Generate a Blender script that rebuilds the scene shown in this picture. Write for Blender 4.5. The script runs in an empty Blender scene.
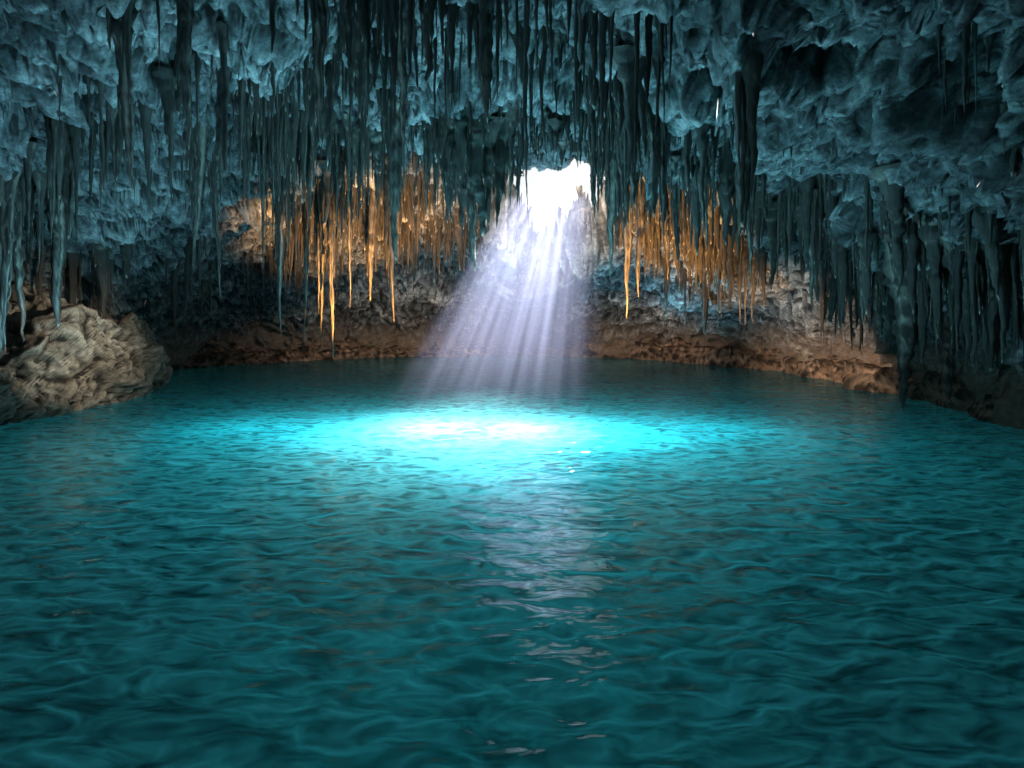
import bpy, math, random
import numpy as np
from mathutils import Vector
random.seed(7); rng=np.random.default_rng(7)
S=bpy.context.scene
S.view_settings.view_transform='Standard'
try: S.view_settings.look='None'
except Exception: pass
S.view_settings.exposure=0

# ---------------- numpy noise ----------------
def h3(ix,iy,iz,seed):
    h=(ix.astype(np.int64)*374761393+iy.astype(np.int64)*668265263+iz.astype(np.int64)*2147483647+seed*1274126177)&0xffffffff
    h=((h^(h>>13))*1274126177)&0xffffffff
    h=((h^(h>>16))*2246822519)&0xffffffff
    h=h^(h>>15)
    return (h&0xffffff)/float(0xffffff)
def vn(p,seed=0):
    i=np.floor(p); f=p-i; f=f*f*f*(f*(f*6-15)+10)
    ix,iy,iz=[i[...,k].astype(np.int64) for k in range(3)]
    fx,fy,fz=f[...,0],f[...,1],f[...,2]
    def c(a,b,d): return h3(ix+a,iy+b,iz+d,seed)
    x00=c(0,0,0)*(1-fx)+c(1,0,0)*fx; x10=c(0,1,0)*(1-fx)+c(1,1,0)*fx
    x01=c(0,0,1)*(1-fx)+c(1,0,1)*fx; x11=c(0,1,1)*(1-fx)+c(1,1,1)*fx
    return (x00*(1-fy)+x10*fy)*(1-fz)+(x01*(1-fy)+x11*fy)*fz
def fbm(p,o=4,seed=0):
    s=0;a=.5;t=0
    for k in range(o):
        s=s+a*vn(p,seed+k*17); t+=a; a*=.5; p=p*2.03+11.3
    return s/t*2-1
def ridged(p,o=4,seed=0):
    s=0;a=.5;t=0
    for k in range(o):
        s=s+a*(1-np.abs(vn(p,seed+k*13)*2-1)); t+=a; a*=.5; p=p*2.1+7.7
    return s/t
def worley(p,seed=0):
    i=np.floor(p).astype(np.int64); best=np.full(p.shape[:-1],9.)
    for a in(-1,0,1):
        for b in(-1,0,1):
            for c in(-1,0,1):
                jx,jy,jz=i[...,0]+a,i[...,1]+b,i[...,2]+c
                dx=jx+h3(jx,jy,jz,seed)-p[...,0]
                dy=jy+h3(jx,jy,jz,seed+5)-p[...,1]
                dz=jz+h3(jx,jy,jz,seed+9)-p[...,2]
                best=np.minimum(best,dx*dx+dy*dy+dz*dz)
    return np.sqrt(best)
def facet(p,seed=0):
    i=np.floor(p).astype(np.int64); best=np.full(p.shape[:-1],9.); val=np.zeros(p.shape[:-1])
    for a in(-1,0,1):
        for b in(-1,0,1):
            for c in(-1,0,1):
                jx,jy,jz=i[...,0]+a,i[...,1]+b,i[...,2]+c
                dx=jx+h3(jx,jy,jz,seed)-p[...,0]
                dy=jy+h3(jx,jy,jz,seed+5)-p[...,1]
                dz=jz+h3(jx,jy,jz,seed+9)-p[...,2]
                d=dx*dx+dy*dy+dz*dz; m=d<best
                best=np.where(m,d,best)
                tv=(h3(jx,jy,jz,seed+11)-.5)*dx*1.6+(h3(jx,jy,jz,seed+12)-.5)*dy*1.6+(h3(jx,jy,jz,seed+13)-.5)*dz*1.6+(h3(jx,jy,jz,seed+14)-.5)*.7
                val=np.where(m,tv,val)
    return val

def grid_mesh(name,P,mask=None,mat=None,flip=False,wrap=False):
    ny,nx=P.shape[:2]
    me=bpy.data.meshes.new(name)
    idx=np.arange(nx*ny).reshape(ny,nx)
    if wrap: idx=np.concatenate([idx,idx[:,:1]],axis=1)
    q=np.stack([idx[:-1,:-1],idx[:-1,1:],idx[1:,1:],idx[1:,:-1]],-1)
    if flip: q=q[...,::-1]
    if mask is not None: q=q[mask[:-1,:-1]&mask[1:,1:]&mask[1:,:-1]&mask[:-1,1:]]
    q=q.reshape(-1,4)
    me.vertices.add(nx*ny); me.vertices.foreach_set('co',P.reshape(-1).astype(np.float32))
    me.loops.add(q.size); me.loops.foreach_set('vertex_index',q.reshape(-1).astype(np.int32))
    me.polygons.add(len(q)); me.polygons.foreach_set('loop_start',(np.arange(len(q))*4).astype(np.int32))
    me.polygons.foreach_set('use_smooth',np.ones(len(q),bool))
    me.update(calc_edges=True); me.validate()
    ob=bpy.data.objects.new(name,me); S.collection.objects.link(ob)
    if mat: me.materials.append(mat)
    return ob

# ---------------- materials ----------------
def N(nt,t,**k):
    n=nt.nodes.new(t)
    for a,b in k.items(): setattr(n,a,b)
    return n
def rock_mat(name,c1,c2,c3,bump=1.0,zstretch=1.0,brown=None,scale=1.0,vor=.45):
    m=bpy.data.materials.new(name); m.use_nodes=True; nt=m.node_tree; L=nt.links
    b=nt.nodes['Principled BSDF']; b.inputs['Roughness'].default_value=.58
    b.inputs['Specular IOR Level'].default_value=.45
    g=N(nt,'ShaderNodeNewGeometry')
    mp=N(nt,'ShaderNodeMapping'); mp.inputs['Scale'].default_value=(scale,scale,scale*zstretch); L.new(g.outputs['Position'],mp.inputs[0])
    n1=N(nt,'ShaderNodeTexNoise'); n1.inputs['Scale'].default_value=.6; n1.inputs['Detail'].default_value=4; n1.inputs['Roughness'].default_value=.65
    n2=N(nt,'ShaderNodeTexNoise'); n2.inputs['Scale'].default_value=5.0; n2.inputs['Detail'].default_value=8; n2.inputs['Roughness'].default_value=.8
    n3=N(nt,'ShaderNodeTexVoronoi'); n3.inputs['Scale'].default_value=2.8; n3.feature='F1'
    for n in(n1,n2): L.new(mp.outputs[0],n.inputs['Vector'])
    mixv=N(nt,'ShaderNodeVectorMath',operation='MULTIPLY_ADD'); mixv.inputs[1].default_value=(.4,.4,.4)
    L.new(n2.outputs['Color'],mixv.inputs[0]); L.new(mp.outputs[0],mixv.inputs[2]); L.new(mixv.outputs[0],n3.inputs['Vector'])
    r=N(nt,'ShaderNodeValToRGB'); e=r.color_ramp.elements
    e[0].position=.40; e[0].color=(*c1,1); e[1].position=.60; e[1].color=(*c3,1)
    x=e.new(.51); x.color=(*c2,1)
    ad=N(nt,'ShaderNodeMath',operation='MULTIPLY_ADD'); ad.inputs[1].default_value=.5; 
    hm=N(nt,'ShaderNodeMath',operation='MULTIPLY'); hm.inputs[1].default_value=.5
    L.new(n1.outputs['Fac'],hm.inputs[0]); L.new(n2.outputs['Fac'],ad.inputs[0]); L.new(hm.outputs[0],ad.inputs[2]); L.new(ad.outputs[0],r.inputs[0])
    col=r.outputs[0]
    pr=N(nt,'ShaderNodeMapRange'); pr.inputs[1].default_value=.455; pr.inputs[2].default_value=.55; pr.inputs[3].default_value=.12; pr.inputs[4].default_value=1.45  # crevice shade painted into the colour: creases darker, edges lighter
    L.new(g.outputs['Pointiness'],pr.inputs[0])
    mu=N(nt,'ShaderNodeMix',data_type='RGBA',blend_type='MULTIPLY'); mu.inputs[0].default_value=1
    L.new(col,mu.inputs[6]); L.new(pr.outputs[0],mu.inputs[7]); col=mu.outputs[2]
    if brown:
        sx=N(nt,'ShaderNodeSeparateXYZ'); L.new(g.outputs['Position'],sx.inputs[0])
        a2=N(nt,'ShaderNodeMath',operation='MULTIPLY_ADD'); a2.inputs[1].default_value=2.2; L.new(n1.outputs['Fac'],a2.inputs[0])
        L.new(sx.outputs['Z'],a2.inputs[2])
        mr=N(nt,'ShaderNodeMapRange'); mr.inputs[1].default_value=1.8; mr.inputs[2].default_value=3.0; mr.inputs[3].default_value=1; mr.inputs[4].default_value=0
        L.new(a2.outputs[0],mr.inputs[0])
        mb=N(nt,'ShaderNodeMix',data_type='RGBA',blend_type='MIX'); L.new(mr.outputs[0],mb.inputs[0]); L.new(col,mb.inputs[6])
        mc=N(nt,'ShaderNodeMix',data_type='RGBA',blend_type='MULTIPLY'); mc.inputs[0].default_value=1; mc.inputs[6].default_value=(*brown,1)
        vr=N(nt,'ShaderNodeMapRange'); vr.inputs[1].default_value=.3; vr.inputs[2].default_value=.7; vr.inputs[3].default_value=.5; vr.inputs[4].default_value=1.6
        L.new(n2.outputs['Fac'],vr.inputs[0]); L.new(vr.outputs[0],mc.inputs[7]); L.new(mc.outputs[2],mb.inputs[7]); col=mb.outputs[2]
    L.new(col,b.inputs['Base Color'])
    s1=N(nt,'ShaderNodeMath',operation='MULTIPLY_ADD'); s1.inputs[1].default_value=-vor; L.new(n3.outputs['Distance'],s1.inputs[0]); L.new(n2.outputs['Fac'],s1.inputs[2])
    bp=N(nt,'ShaderNodeBump'); bp.inputs['Strength'].default_value=bump; bp.inputs['Distance'].default_value=.42
    L.new(s1.outputs[0],bp.inputs['Height']); L.new(bp.outputs[0],b.inputs['Normal'])
    return m
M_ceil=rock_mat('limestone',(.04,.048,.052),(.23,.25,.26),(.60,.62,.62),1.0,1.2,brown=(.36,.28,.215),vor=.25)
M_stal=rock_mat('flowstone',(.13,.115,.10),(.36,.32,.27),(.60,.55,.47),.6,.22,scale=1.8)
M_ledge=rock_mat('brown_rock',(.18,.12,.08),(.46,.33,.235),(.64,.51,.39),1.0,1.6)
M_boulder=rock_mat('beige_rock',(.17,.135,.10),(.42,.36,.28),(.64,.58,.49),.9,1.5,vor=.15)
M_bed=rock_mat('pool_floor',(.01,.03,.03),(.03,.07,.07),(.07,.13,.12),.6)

# ---------------- cave shell ----------------
def edist(x,y):
    a=np.where(x<0,17.0,13.0)
    yy=np.maximum(y-15,0)/21.0
    return ((np.abs(x)/a)**2.6+yy**2.6)**(1/2.6)
def H0(x,y):
    d=(1-edist(x,y))*np.where(x<0,14.0,12.5)
    dd=np.clip(d/11,0,1)
    h=7.7*(1-(1-dd)**2.5)
    return np.where(d<0,d*2.5,h)
HC=(1.45,26.9); HR=(2.15,3.0)
step=.062
xs=np.arange(-20,16,step); ys=np.arange(-6,38.5,step)
X,Y=np.meshgrid(xs,ys)
H=H0(X,Y)
gy,gx=np.gradient(H,step)
nrm=np.stack([gx,gy,-np.ones_like(gx)],-1); nrm/=np.linalg.norm(nrm,axis=-1,keepdims=True)
P=np.stack([X,Y,H],-1)
W=P+ .40*np.stack([fbm(P*.8,3,1),fbm(P*.8,3,2),fbm(P*.8,3,3)],-1)
far=np.where(Y>23,.75,1.0)
amt =1.3*fbm(P*.23,3,21)
amt+=1.6*(.5-worley(W*.32,31))
amt+=.40*(.5-worley(W*.8,32))
C=P+nrm*(amt*far)[...,None]
hh=C[...,2]+.55*fbm(P*.35,3,81)+.12*X*.3
T=.62; fr_=hh/T-np.floor(hh/T); ter=(np.floor(hh/T)+np.clip((fr_-.5)*4.5+.5,0,1))*T
k_=np.where(Y>23,.3,.92)*np.clip(.7+1.2*fbm(P*.3,2,83),.25,1)
C[...,2]+=(ter-hh)*k_
amt =.10*(.5-worley(W*2.1,34))
amt+=.52*facet(W*np.array([.75,.75,1.5]),44)
amt+=.28*facet(W*np.array([2.0,2.0,3.2]),46)
amt+=.12*facet(W*np.array([5,5,7.]),48)
amt+=.16*fbm(P*3.3,4,51)
C=C+nrm*(amt*far)[...,None]
C[...,0]+=.3*fbm(P*1.3,3,61); C[...,1]+=.3*fbm(P*1.3,3,62)
# the skylight opening
ang=np.arctan2(Y-HC[1],X-HC[0])
rag=.50*fbm(np.stack([np.cos(ang)*2.2,np.sin(ang)*2.2,np.zeros_like(ang)],-1),4,73)+.22*fbm(P*1.5,3,75)
q=np.sqrt(((X-HC[0])/HR[0])**2+((Y-HC[1])/HR[1])**2)+rag
C[...,2]+=np.clip(1.30-q,0,.3)*np.where(Y>HC[1],7.6,3.0)
ceil=grid_mesh('cave_ceiling',C,mask=(q>1.0),mat=M_ceil,flip=True)
Zc=C[...,2]
def ceil_z(x,y):
    i=int(round((x-xs[0])/step)); j=int(round((y-ys[0])/step))
    i=min(max(i,0),len(xs)-1); j=min(max(j,0),len(ys)-1)
    return float(Zc[j,i])

# ---------------- stalactites ----------------
V=[];F=[]
def stal(V,F,x,y,zt,L,r,k=9,seg=None,flare=2.1,lean=None):
    seg=seg or max(8,min(34,int(L/.10)))
    base=len(V)
    ph=random.random()*6.28; lx,ly=(random.gauss(0,.02),random.gauss(0,.02)) if lean is None else lean
    fl=[1+random.uniform(-.32,.32) for _ in range(k)]
    wob=random.uniform(.08,.24)
    sq=random.uniform(.7,1.35)
    pw=random.uniform(.4,1.1)
    knob=[1+random.uniform(-wob,wob)*1.3 for _ in range(seg+1)]
    ft=random.uniform(.2,.45)
    cx=cy=0
    for s in range(seg+1):
        t=s/seg
        rr=r*((1-t)**pw*(.95)+.05*(1-t)**.3)*knob[s]
        if t<ft: rr*=1+(flare-1)*((ft-t)/ft)**1.6
        cx+=random.gauss(0,r*.08); cy+=random.gauss(0,r*.08)
        zz=zt-L*t
        for j in range(k):
            a=ph+j*6.2832/k+ .5*math.sin(t*3+ph)
            w=1+(fl[j]-1)*(1-t*.5)+random.uniform(-.08,.08)
            V.append((x+lx*L*t+cx+math.cos(a)*rr*w*sq, y+ly*L*t+cy+math.sin(a)*rr*w/sq, zz+random.uniform(-.02,.02)))
    for s in range(seg):
        for j in range(k):
            a=base+s*k+j; b=base+s*k+(j+1)%k
            F.append((a,b,b+k,a+k))
    V.append((x+lx*L+cx,y+ly*L+cy,zt-L-r*.3)); t=len(V)-1; o=base+seg*k
    for j in range(k): F.append((o+j,o+(j+1)%k,t))
def mk(name,V,F,mat):
    me=bpy.data.meshes.new(name); me.from_pydata(V,[],F); me.update()
    for p in me.polygons: p.use_smooth=True
    me.materials.append(mat); ob=bpy.data.objects.new(name,me); S.collection.objects.link(ob); return ob
def inhole(x,y,m=1.1):
    return math.hypot((x-HC[0])/HR[0],(y-HC[1])/HR[1])<m
def beam_block(x,y,z):
    t=(6.6-z)/6.6
    return math.hypot((x-(1.45-2.3*t))/1.9,(y-(26.7-9.9*t))/2.6)<1 
cl=0;tries=0
while cl<700 and tries<40000:
    tries+=1
    y=8.5+random.random()**.8*20.5; x=random.uniform(-15,12)
    e=float(edist(np.array(x),np.array(y))); d=(1-e)*13
    if d<1.6: continue
    wgt=.12
    if -7.5<x<6: wgt=.9
    if y<14: wgt=.6 if -5.5*y/12<x<2.2*y/12 else .04
    if d<4.5: wgt=.75 if y<22 else .3
    if y>17 and x>5: wgt=max(wgt,.5)
    m=float(fbm(np.array([[x*.55,y*.55,3.]]),2,5)[0])
    if m<0: wgt*=.12
    if random.random()>wgt or inhole(x,y,1.25): continue
    cl+=1
    n=random.randint(3,10)
    Lc=random.choice([.15,.3,.5,.8,1.3])*random.uniform(.7,1.35)
    if d<4.5: Lc*=.95
    if random.random()>.92: Lc*=1.6
    thin=random.choice([.40,.58,.8,1.15])
    for _ in range(n):
        sx=x+random.gauss(0,.28); sy=y+random.gauss(0,.28)
        if inhole(sx,sy,1.2): continue
        z=ceil_z(sx,sy); L=min(Lc*random.lognormvariate(-.1,.7),2.5)
        L=min(L,max(z-1.3,.2))
        if beam_block(sx,sy,z-L): continue
        if sy>13 and .02<sx/sy<.115 and z-L<3+.19*sy: continue
        r=(random.uniform(.03,.075)+L*random.uniform(.02,.06))*thin
        stal(V,F,sx,sy,z+.35,L+.35,r,k=8)
# dense band of short and medium formations around the skylight
for _ in range(230):
    if random.random()<.5: x=random.uniform(-7.6,-1.2)
    else: x=random.uniform(3.4,8.4)
    y=random.uniform(22.3,26.5)
    if inhole(x,y,1.15): continue
    z=ceil_z(x,y); L=random.choice([.5,.8,1.1,1.6])*random.uniform(.7,1.3)
    if beam_block(x,y,z-L): continue
    stal(V,F,x,y,z+.3,L+.3,random.uniform(.04,.1)+L*.03,k=8)
mk('stalactite_cluster',V,F,M_stal)

def hero(pts):
    V=[];F=[]
    for (x,y,tip,r) in pts:
        z=max(ceil_z(x,y),tip+.6)+.4
        stal(V,F,x,y,z,z-tip,r,k=14,flare=2.0)
        for _ in range(6):
            sx=x+random.gauss(0,r*1.7); sy=y+random.gauss(0,r*1.7)
            L=(z-tip)*random.uniform(.2,.7); stal(V,F,sx,sy,z,L,r*random.uniform(.3,.6),k=9)
    return mk('stalactite',V,F,M_stal)
for h in [
 [(9.7,17,.15,.36)],[(11.3,17.6,.35,.22)],[(10.2,19,1.9,.24)],[(9.0,17.5,2.3,.2)],[(12.1,16.4,.3,.18)],[(12.6,17.4,1.0,.16)],[(10.9,17,1.6,.15)],[(8.2,18.5,2.6,.16)],[(11.7,17.0,.9,.14)],
 [(-5.9,22,1.05,.13)],[(-6.25,22.4,1.3,.12)],[(-7.4,21.5,1.75,.13)],[(-3.9,22,2.2,.15)],[(-5.3,22.3,2.6,.12)],[(-6.9,23,1.2,.10)],[(-4.6,23,2.9,.16)],[(-6.6,23.2,2.4,.1)],
 [(-1.1,18.5,3.75,.22)],[(-2.9,17,3.9,.16)],[(2.9,19.5,3.5,.2)],[(3.9,22.6,2.3,.18)],[(4.3,23,3.0,.17)],[(5.2,23,3.6,.17)],
 [(-6.3,11,4.7,.12)],[(-5.5,11.5,5.5,.11)],[(-3.3,11.5,5.6,.15)],[(-.6,12,6.1,.17)],[(-2.1,13,5.7,.15)],
 [(-11.2,15.2,1.8,.18)],[(-11.7,15.8,1.5,.2)],[(-10.8,16.2,2.3,.15)],[(-12.1,16.6,1.9,.17)],[(6.6,19,3.3,.17)],[(5.2,18,4.3,.15)],
 [(-8.8,20,3.0,.15)],[(-8.2,18,3.8,.14)]]:
    hero(h)

# ---------------- ledges round the pool ----------------
def ring_ledge(name,th0,th1,hh,seed,mat,inset):
    n=int(abs(th1-th0)*26/.07); m=60
    th=np.linspace(th0,th1,n); c,s=np.cos(th),np.sin(th)
    a=np.where(c<0,17.,13.); rr=(np.abs(c/a)**2.6+np.where(s>0,np.abs(s/21),0)**2.6)**(-1/2.6)
    bx=c*rr; by=15+s*rr
    nx,ny=-c,-s
    v=np.linspace(0,1,m)[:,None]
    off=inset*(1-v)+(-1.2)*v; prof=-.7+ (hh+.7)*np.clip(v/.22,0,1)**.55+ .9*np.clip((v-.45)/.55,0,1)
    PX=bx[None]+nx[None]*off; PY=by[None]+ny[None]*off; PZ=prof+0*PX
    Q=np.stack([PX,PY,PZ],-1)
    am=.55*fbm(Q*.45,3,seed)+.5*(.5-worley(Q*np.array([.9,.9,1.6]),seed+3))+.22*(.5-worley(Q*2.4,seed+4))+.12*fbm(Q*4,3,seed+6)+.3*facet(Q*np.array([1,1,2.]),seed+8)
    Q[...,0]+=nx[None]*am*1.3; Q[...,1]+=ny[None]*am*1.3; Q[...,2]+=am*.6*np.clip(v*4,0,1)
    return grid_mesh(name,Q,mat=mat)
ring_ledge('rock_ledge',-.35,1.35,.7,100,M_ledge,1.4)
ring_ledge('rock_ledge',1.35,math.pi+.3,.48,140,M_ledge,1.1)

def boulder(name,c,s,seed,mat,nu=300,nv=170,rot=0):
    u=np.linspace(0,2*math.pi,nu,endpoint=False)[None]; v=np.linspace(.001,math.pi-.001,nv)[:,None]
    D=np.stack([np.cos(u)*np.sin(v),np.sin(u)*np.sin(v),np.cos(v)+0*u],-1)
    D=np.sign(D)*np.abs(D)**.8
    Q=D*np.array(s)
    R=Q+np.array(c)
    R=R+.3*np.stack([fbm(R*1.1,3,seed+20),fbm(R*1.1,3,seed+21),fbm(R*1.1,3,seed+22)],-1)
    am=.9*fbm(R*.35,3,seed)+.8*(.5-worley(R*np.array([.5,.5,.7]),seed+1))+.18*(.5-worley(R*np.array([1.3,1.3,2.4]),seed+2))+.14*fbm(R*np.array([3,3,4]),4,seed+4)+.4*facet(R*np.array([.8,.8,1.3]),seed+8)+.12*facet(R*2.6,seed+9)
    Q=Q+D*am[...,None]
    cr,sr=math.cos(rot),math.sin(rot)
    x=Q[...,0]*cr-Q[...,1]*sr; y=Q[...,0]*sr+Q[...,1]*cr
    Q=np.stack([x,y,Q[...,2]],-1)+np.array(c)
    return grid_mesh(name,Q,mat=mat,wrap=True,flip=True)
boulder('boulder',(-14.0,20.3,.8),(2.8,4.0,1.9),210,M_boulder,rot=.15)
boulder('boulder',(-14.0,16.0,0),(2.1,2.0,1.2),230,M_boulder)

# pool floor
xg=np.arange(-21,18,.3); yg=np.arange(-9,40,.3); XX,YY=np.meshgrid(xg,yg)
B=np.stack([XX,YY,np.zeros_like(XX)],-1)
B[...,2]=-5.2+.7*fbm(B*.2,3,300)+.4*fbm(B*.9,3,301)
grid_mesh('pool_floor',B,mat=M_bed)

# ---------------- water ----------------
st=.08
xg=np.arange(-20,17,st); yg=np.arange(-9,38,st); XX,YY=np.meshgrid(xg,yg)
B=np.stack([XX,YY,np.zeros_like(XX)],-1)
wq=B*np.array([.75,1.35,1]); wq=wq+.5*np.stack([fbm(B*.5,2,401),fbm(B*.5,2,402),0*XX],-1)
B[...,2]=.015*(ridged(wq*1.0,2,410)-.6)+.014*fbm(wq*2.4,2,411)+.015*fbm(B*.35,2,412)
mw=bpy.data.materials.new('turquoise_water'); mw.use_nodes=True; nt=mw.node_tree; L=nt.links
nt.nodes.remove(nt.nodes['Principled BSDF']); out=nt.nodes['Material Output']
g=N(nt,'ShaderNodeNewGeometry')
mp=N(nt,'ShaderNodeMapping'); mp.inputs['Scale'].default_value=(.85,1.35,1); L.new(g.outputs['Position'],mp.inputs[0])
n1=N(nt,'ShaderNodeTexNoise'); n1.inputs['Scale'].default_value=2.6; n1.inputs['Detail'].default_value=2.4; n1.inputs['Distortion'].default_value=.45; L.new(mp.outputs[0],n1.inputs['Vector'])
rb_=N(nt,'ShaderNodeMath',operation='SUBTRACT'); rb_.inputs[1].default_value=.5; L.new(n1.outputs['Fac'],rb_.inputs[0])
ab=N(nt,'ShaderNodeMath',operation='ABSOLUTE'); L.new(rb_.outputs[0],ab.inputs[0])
rp=N(nt,'ShaderNodeMapRange'); rp.inputs[1].default_value=0; rp.inputs[2].default_value=.18; rp.inputs[3].default_value=1.45; rp.inputs[4].default_value=.5; L.new(ab.outputs[0],rp.inputs[0])  # light focused by ripples, painted into the water colours as bright and dark lines
bp=N(nt,'ShaderNodeBump'); bp.inputs['Strength'].default_value=.5; bp.inputs['Distance'].default_value=.06; L.new(n1.outputs['Fac'],bp.inputs['Height'])
def ripple_light_tint(c):
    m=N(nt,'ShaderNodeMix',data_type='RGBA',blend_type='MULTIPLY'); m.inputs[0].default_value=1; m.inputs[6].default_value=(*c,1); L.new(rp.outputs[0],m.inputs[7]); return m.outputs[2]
df=N(nt,'ShaderNodeBsdfDiffuse'); L.new(ripple_light_tint((.018,.055,.06)),df.inputs['Color'])
tr=N(nt,'ShaderNodeBsdfTranslucent'); L.new(ripple_light_tint((.11,.50,.55)),tr.inputs['Color'])
tp=N(nt,'ShaderNodeBsdfTransparent'); tp.inputs['Color'].default_value=(.04,.42,.46,1)
gl=N(nt,'ShaderNodeBsdfGlossy'); gl.inputs['Roughness'].default_value=.06; gl.inputs['Color'].default_value=(.66,.88,.94,1)
fr=N(nt,'ShaderNodeFresnel'); fr.inputs['IOR'].default_value=1.3
for n in(df,tr,gl,fr): L.new(bp.outputs[0],n.inputs['Normal'])
m1=N(nt,'ShaderNodeMixShader'); m1.inputs[0].default_value=.60; L.new(df.outputs[0],m1.inputs[1]); L.new(tr.outputs[0],m1.inputs[2])
m2=N(nt,'ShaderNodeMixShader'); m2.inputs[0].default_value=.2; L.new(m1.outputs[0],m2.inputs[1]); L.new(tp.outputs[0],m2.inputs[2])
m3=N(nt,'ShaderNodeMixShader'); L.new(fr.outputs[0],m3.inputs[0]); L.new(m2.outputs[0],m3.inputs[1]); L.new(gl.outputs[0],m3.inputs[2])
L.new(m3.outputs[0],out.inputs[0])
grid_mesh('water',B,mat=mw)

# ---------------- sun shaft (added self-glowing volume in place of scattered sunlight) ----------------
top=Vector((1.45,26.6,6.9)); bot=Vector((-.6,17.2,.06)); rt=(1.95,2.4); rb=(3.05,2.9)
k=48; segs=12; V=[];F=[]
for s in range(segs+1):
    t=s/segs; c=top.lerp(bot,t); rx=rt[0]+(rb[0]-rt[0])*t; ry=rt[1]+(rb[1]-rt[1])*t
    for j in range(k):
        a=j*2*math.pi/k; V.append((c.x+math.cos(a)*rx,c.y+math.sin(a)*ry,c.z))
for s in range(segs):
    for j in range(k):
        a=s*k+j;b=s*k+(j+1)%k; F.append((a,a+k,b+k,b))
F.append(tuple(range(k))); F.append(tuple(reversed(range(segs*k,segs*k+k))))
mb=bpy.data.materials.new('shaft_glow'); mb.use_nodes=True; nt=mb.node_tree; L=nt.links
try: mb.cycles.volume_step_rate=3
except Exception: pass
nt.nodes.remove(nt.nodes['Principled BSDF']); out=nt.nodes['Material Output']
g=N(nt,'ShaderNodeNewGeometry'); sx=N(nt,'ShaderNodeSeparateXYZ'); L.new(g.outputs['Position'],sx.inputs[0])
t=N(nt,'ShaderNodeMapRange'); t.inputs[1].default_value=top.z; t.inputs[2].default_value=bot.z; L.new(sx.outputs['Z'],t.inputs[0])
def lin(a,b):
    n=N(nt,'ShaderNodeMapRange'); n.inputs[3].default_value=a; n.inputs[4].default_value=b; L.new(t.outputs[0],n.inputs[0]); return n.outputs[0]
def mth(op,a,b):
    n=N(nt,'ShaderNodeMath',operation=op)
    for i,v in enumerate((a,b)):
        if isinstance(v,(int,float)): n.inputs[i].default_value=v
        elif v is not None: L.new(v,n.inputs[i])
    return n.outputs[0]
lx=mth('DIVIDE',mth('SUBTRACT',sx.outputs['X'],lin(top.x,bot.x)),lin(rt[0],rb[0]))
ly=mth('DIVIDE',mth('SUBTRACT',sx.outputs['Y'],lin(top.y,bot.y)),lin(rt[1],rb[1]))
cb=N(nt,'ShaderNodeCombineXYZ'); L.new(lx,cb.inputs[0]); L.new(mth('MULTIPLY',ly,.25),cb.inputs[1]); L.new(mth('MULTIPLY',t.outputs[0],.12),cb.inputs[2])
ns=N(nt,'ShaderNodeTexNoise'); ns.inputs['Scale'].default_value=9; ns.inputs['Detail'].default_value=4; L.new(cb.outputs[0],ns.inputs['Vector'])
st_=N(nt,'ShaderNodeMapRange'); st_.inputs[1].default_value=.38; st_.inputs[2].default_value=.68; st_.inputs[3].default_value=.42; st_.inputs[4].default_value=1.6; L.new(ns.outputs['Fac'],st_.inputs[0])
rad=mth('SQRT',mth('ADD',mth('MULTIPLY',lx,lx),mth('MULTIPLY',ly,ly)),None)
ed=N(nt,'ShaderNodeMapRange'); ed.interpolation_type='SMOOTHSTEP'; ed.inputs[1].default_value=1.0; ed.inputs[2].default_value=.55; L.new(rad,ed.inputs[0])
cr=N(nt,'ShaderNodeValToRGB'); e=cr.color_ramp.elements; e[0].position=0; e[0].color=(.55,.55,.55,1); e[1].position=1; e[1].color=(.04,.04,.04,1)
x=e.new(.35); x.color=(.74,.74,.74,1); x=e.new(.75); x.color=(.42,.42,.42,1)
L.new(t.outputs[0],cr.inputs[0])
glow_str=mth('MULTIPLY',mth('MULTIPLY',mth('MULTIPLY',st_.outputs[0],ed.outputs[0]),cr.outputs[0]),.39)
em=N(nt,'ShaderNodeEmission'); em.inputs['Color'].default_value=(.64,.68,1,1); L.new(glow_str,em.inputs['Strength'])
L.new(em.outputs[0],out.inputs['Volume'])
mk('sunbeam_glow_volume',V,F,mb)

# ---------------- light ----------------
sd=(Vector((-1.1,16.6,.06))-Vector((1.45,26.6,6.5))).normalized()
def lamp(name,kind,loc,en,col,aim=None,**k):
    l=bpy.data.lights.new(name,kind); l.energy=en; l.color=col
    for a,b in k.items(): setattr(l,a,b)
    o=bpy.data.objects.new(name,l); o.location=loc; S.collection.objects.link(o)
    if aim is not None: o.rotation_euler=(Vector(aim)-Vector(loc)).to_track_quat('-Z','Y').to_euler()
    return o
sun=lamp('sun','SUN',(0,40,30),260,(1,.97,.92),angle=math.radians(11)); sun.rotation_euler=sd.to_track_quat('-Z','Y').to_euler()
for (x,y,z,e) in [(-1.8,15.8,-.95,1050),(.2,15.7,-.95,1050)]:  # unseen lamps added under the surface to whiten the sun patch
    lamp('underwater_fill','POINT',(x,y,z),e,(.85,.97,1),shadow_soft_size=0)
for (x,y,z,e) in [(-3.3,15.4,-1.3,750),(2.1,15.1,-1.3,750),(-.5,12.9,-1.5,420),(4.8,15.5,-1.6,200),(-6.2,15.8,-1.6,200)]:  # more added underwater lamps, imitating sunlight scattered through the pool
    lamp('underwater_fill','POINT',(x,y,z),e,(.03,.86,1),shadow_soft_size=0)
R=math.radians
for (x,y,e) in [(-.5,16.4,3000),(-5.5,10.0,1450),(0,9.5,300),(-9,15,1150),(6.8,15.0,560),(-3,25,1300),(6,27,1400)]:  # added upward spots standing in for light bounced off the water
    lamp('bounce_fill','SPOT',(x,y,.35),e,(.28,.69,.90),aim=(x,y,9),spot_size=R(168),spot_blend=.8,shadow_soft_size=0)
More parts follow.
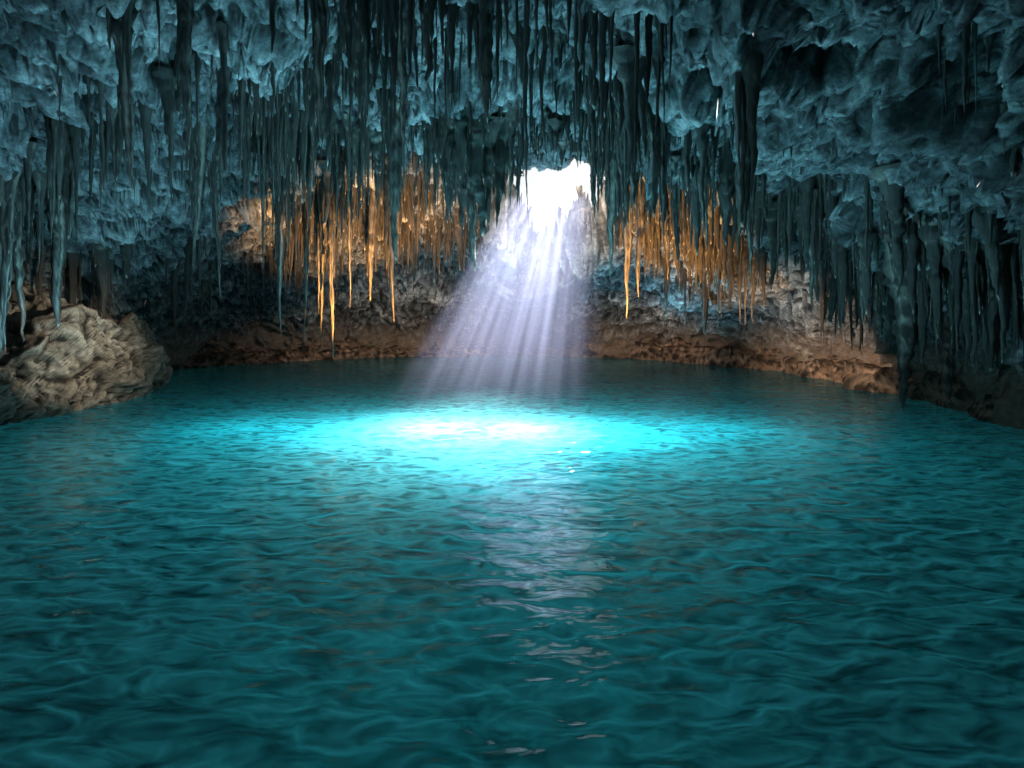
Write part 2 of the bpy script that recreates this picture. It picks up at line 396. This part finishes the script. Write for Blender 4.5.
for (p,a,e,s) in [((-4.0,21.0,.4),(-5.9,25.2,6.5),12500,72),((-1.6,23,.4),(-1.4,26.5,6.5),3600,58),((3.8,21.0,.4),(5.2,25.0,6.5),11500,66),((7.5,22,.4),(8.4,27,5),2400,60)]:
    lamp('warm_lamp_and_fill','SPOT',p,e,(1,.46,.11),aim=a,spot_size=R(s),spot_blend=.8,shadow_soft_size=0)
lamp('warm_lamp_and_fill','SPOT',(3,19,2.2),6500,(1,.72,.52),aim=(12.2,25.5,.9),spot_size=R(50),spot_blend=1,shadow_soft_size=0)  # added fill spot over the pool, brightens the right ledge
lamp('warm_lamp_and_fill','SPOT',(-2,27,1.6),1500,(1,.74,.56),aim=(-7,36,.6),spot_size=R(95),spot_blend=1,shadow_soft_size=0)  # fill added to lift the back ledge on the left
lamp('warm_lamp_and_fill','SPOT',(4,28,1.6),900,(1,.72,.54),aim=(8,35,.6),spot_size=R(95),spot_blend=1,shadow_soft_size=0)  # fill added to lift the back ledge on the right
lamp('warm_lamp_and_fill','SPOT',(-6,15.0,3.2),2300,(1,.87,.70),aim=(-14,20,1.4),spot_size=R(42),spot_blend=1,shadow_soft_size=0)  # added fill spot that brightens the boulder
lamp('rim_fill','SPOT',(1.4,24.7,6.6),2000,(1,.87,.70),aim=(1.4,30,6.9),spot_size=R(100),spot_blend=.8,shadow_soft_size=0)  # unseen spot added to brighten the far lip of the opening

w=bpy.data.worlds.new('World'); S.world=w; w.use_nodes=True; nt=w.node_tree
sk=nt.nodes.new('ShaderNodeTexSky'); sk.sky_type='NISHITA'; sk.sun_disc=False
sk.sun_elevation=math.asin(-sd.z); sk.sun_rotation=math.atan2(-sd.x,-sd.y)
bg=nt.nodes['Background']; bg.inputs[1].default_value=.085; nt.links.new(sk.outputs[0],bg.inputs[0])

cam=bpy.data.cameras.new('camera'); co=bpy.data.objects.new('camera',cam); S.collection.objects.link(co)
cam.lens=24; cam.sensor_width=36; cam.shift_y=-.084; cam.clip_end=500
co.location=(0,0,3); co.rotation_euler=(math.radians(90),0,0); S.camera=co
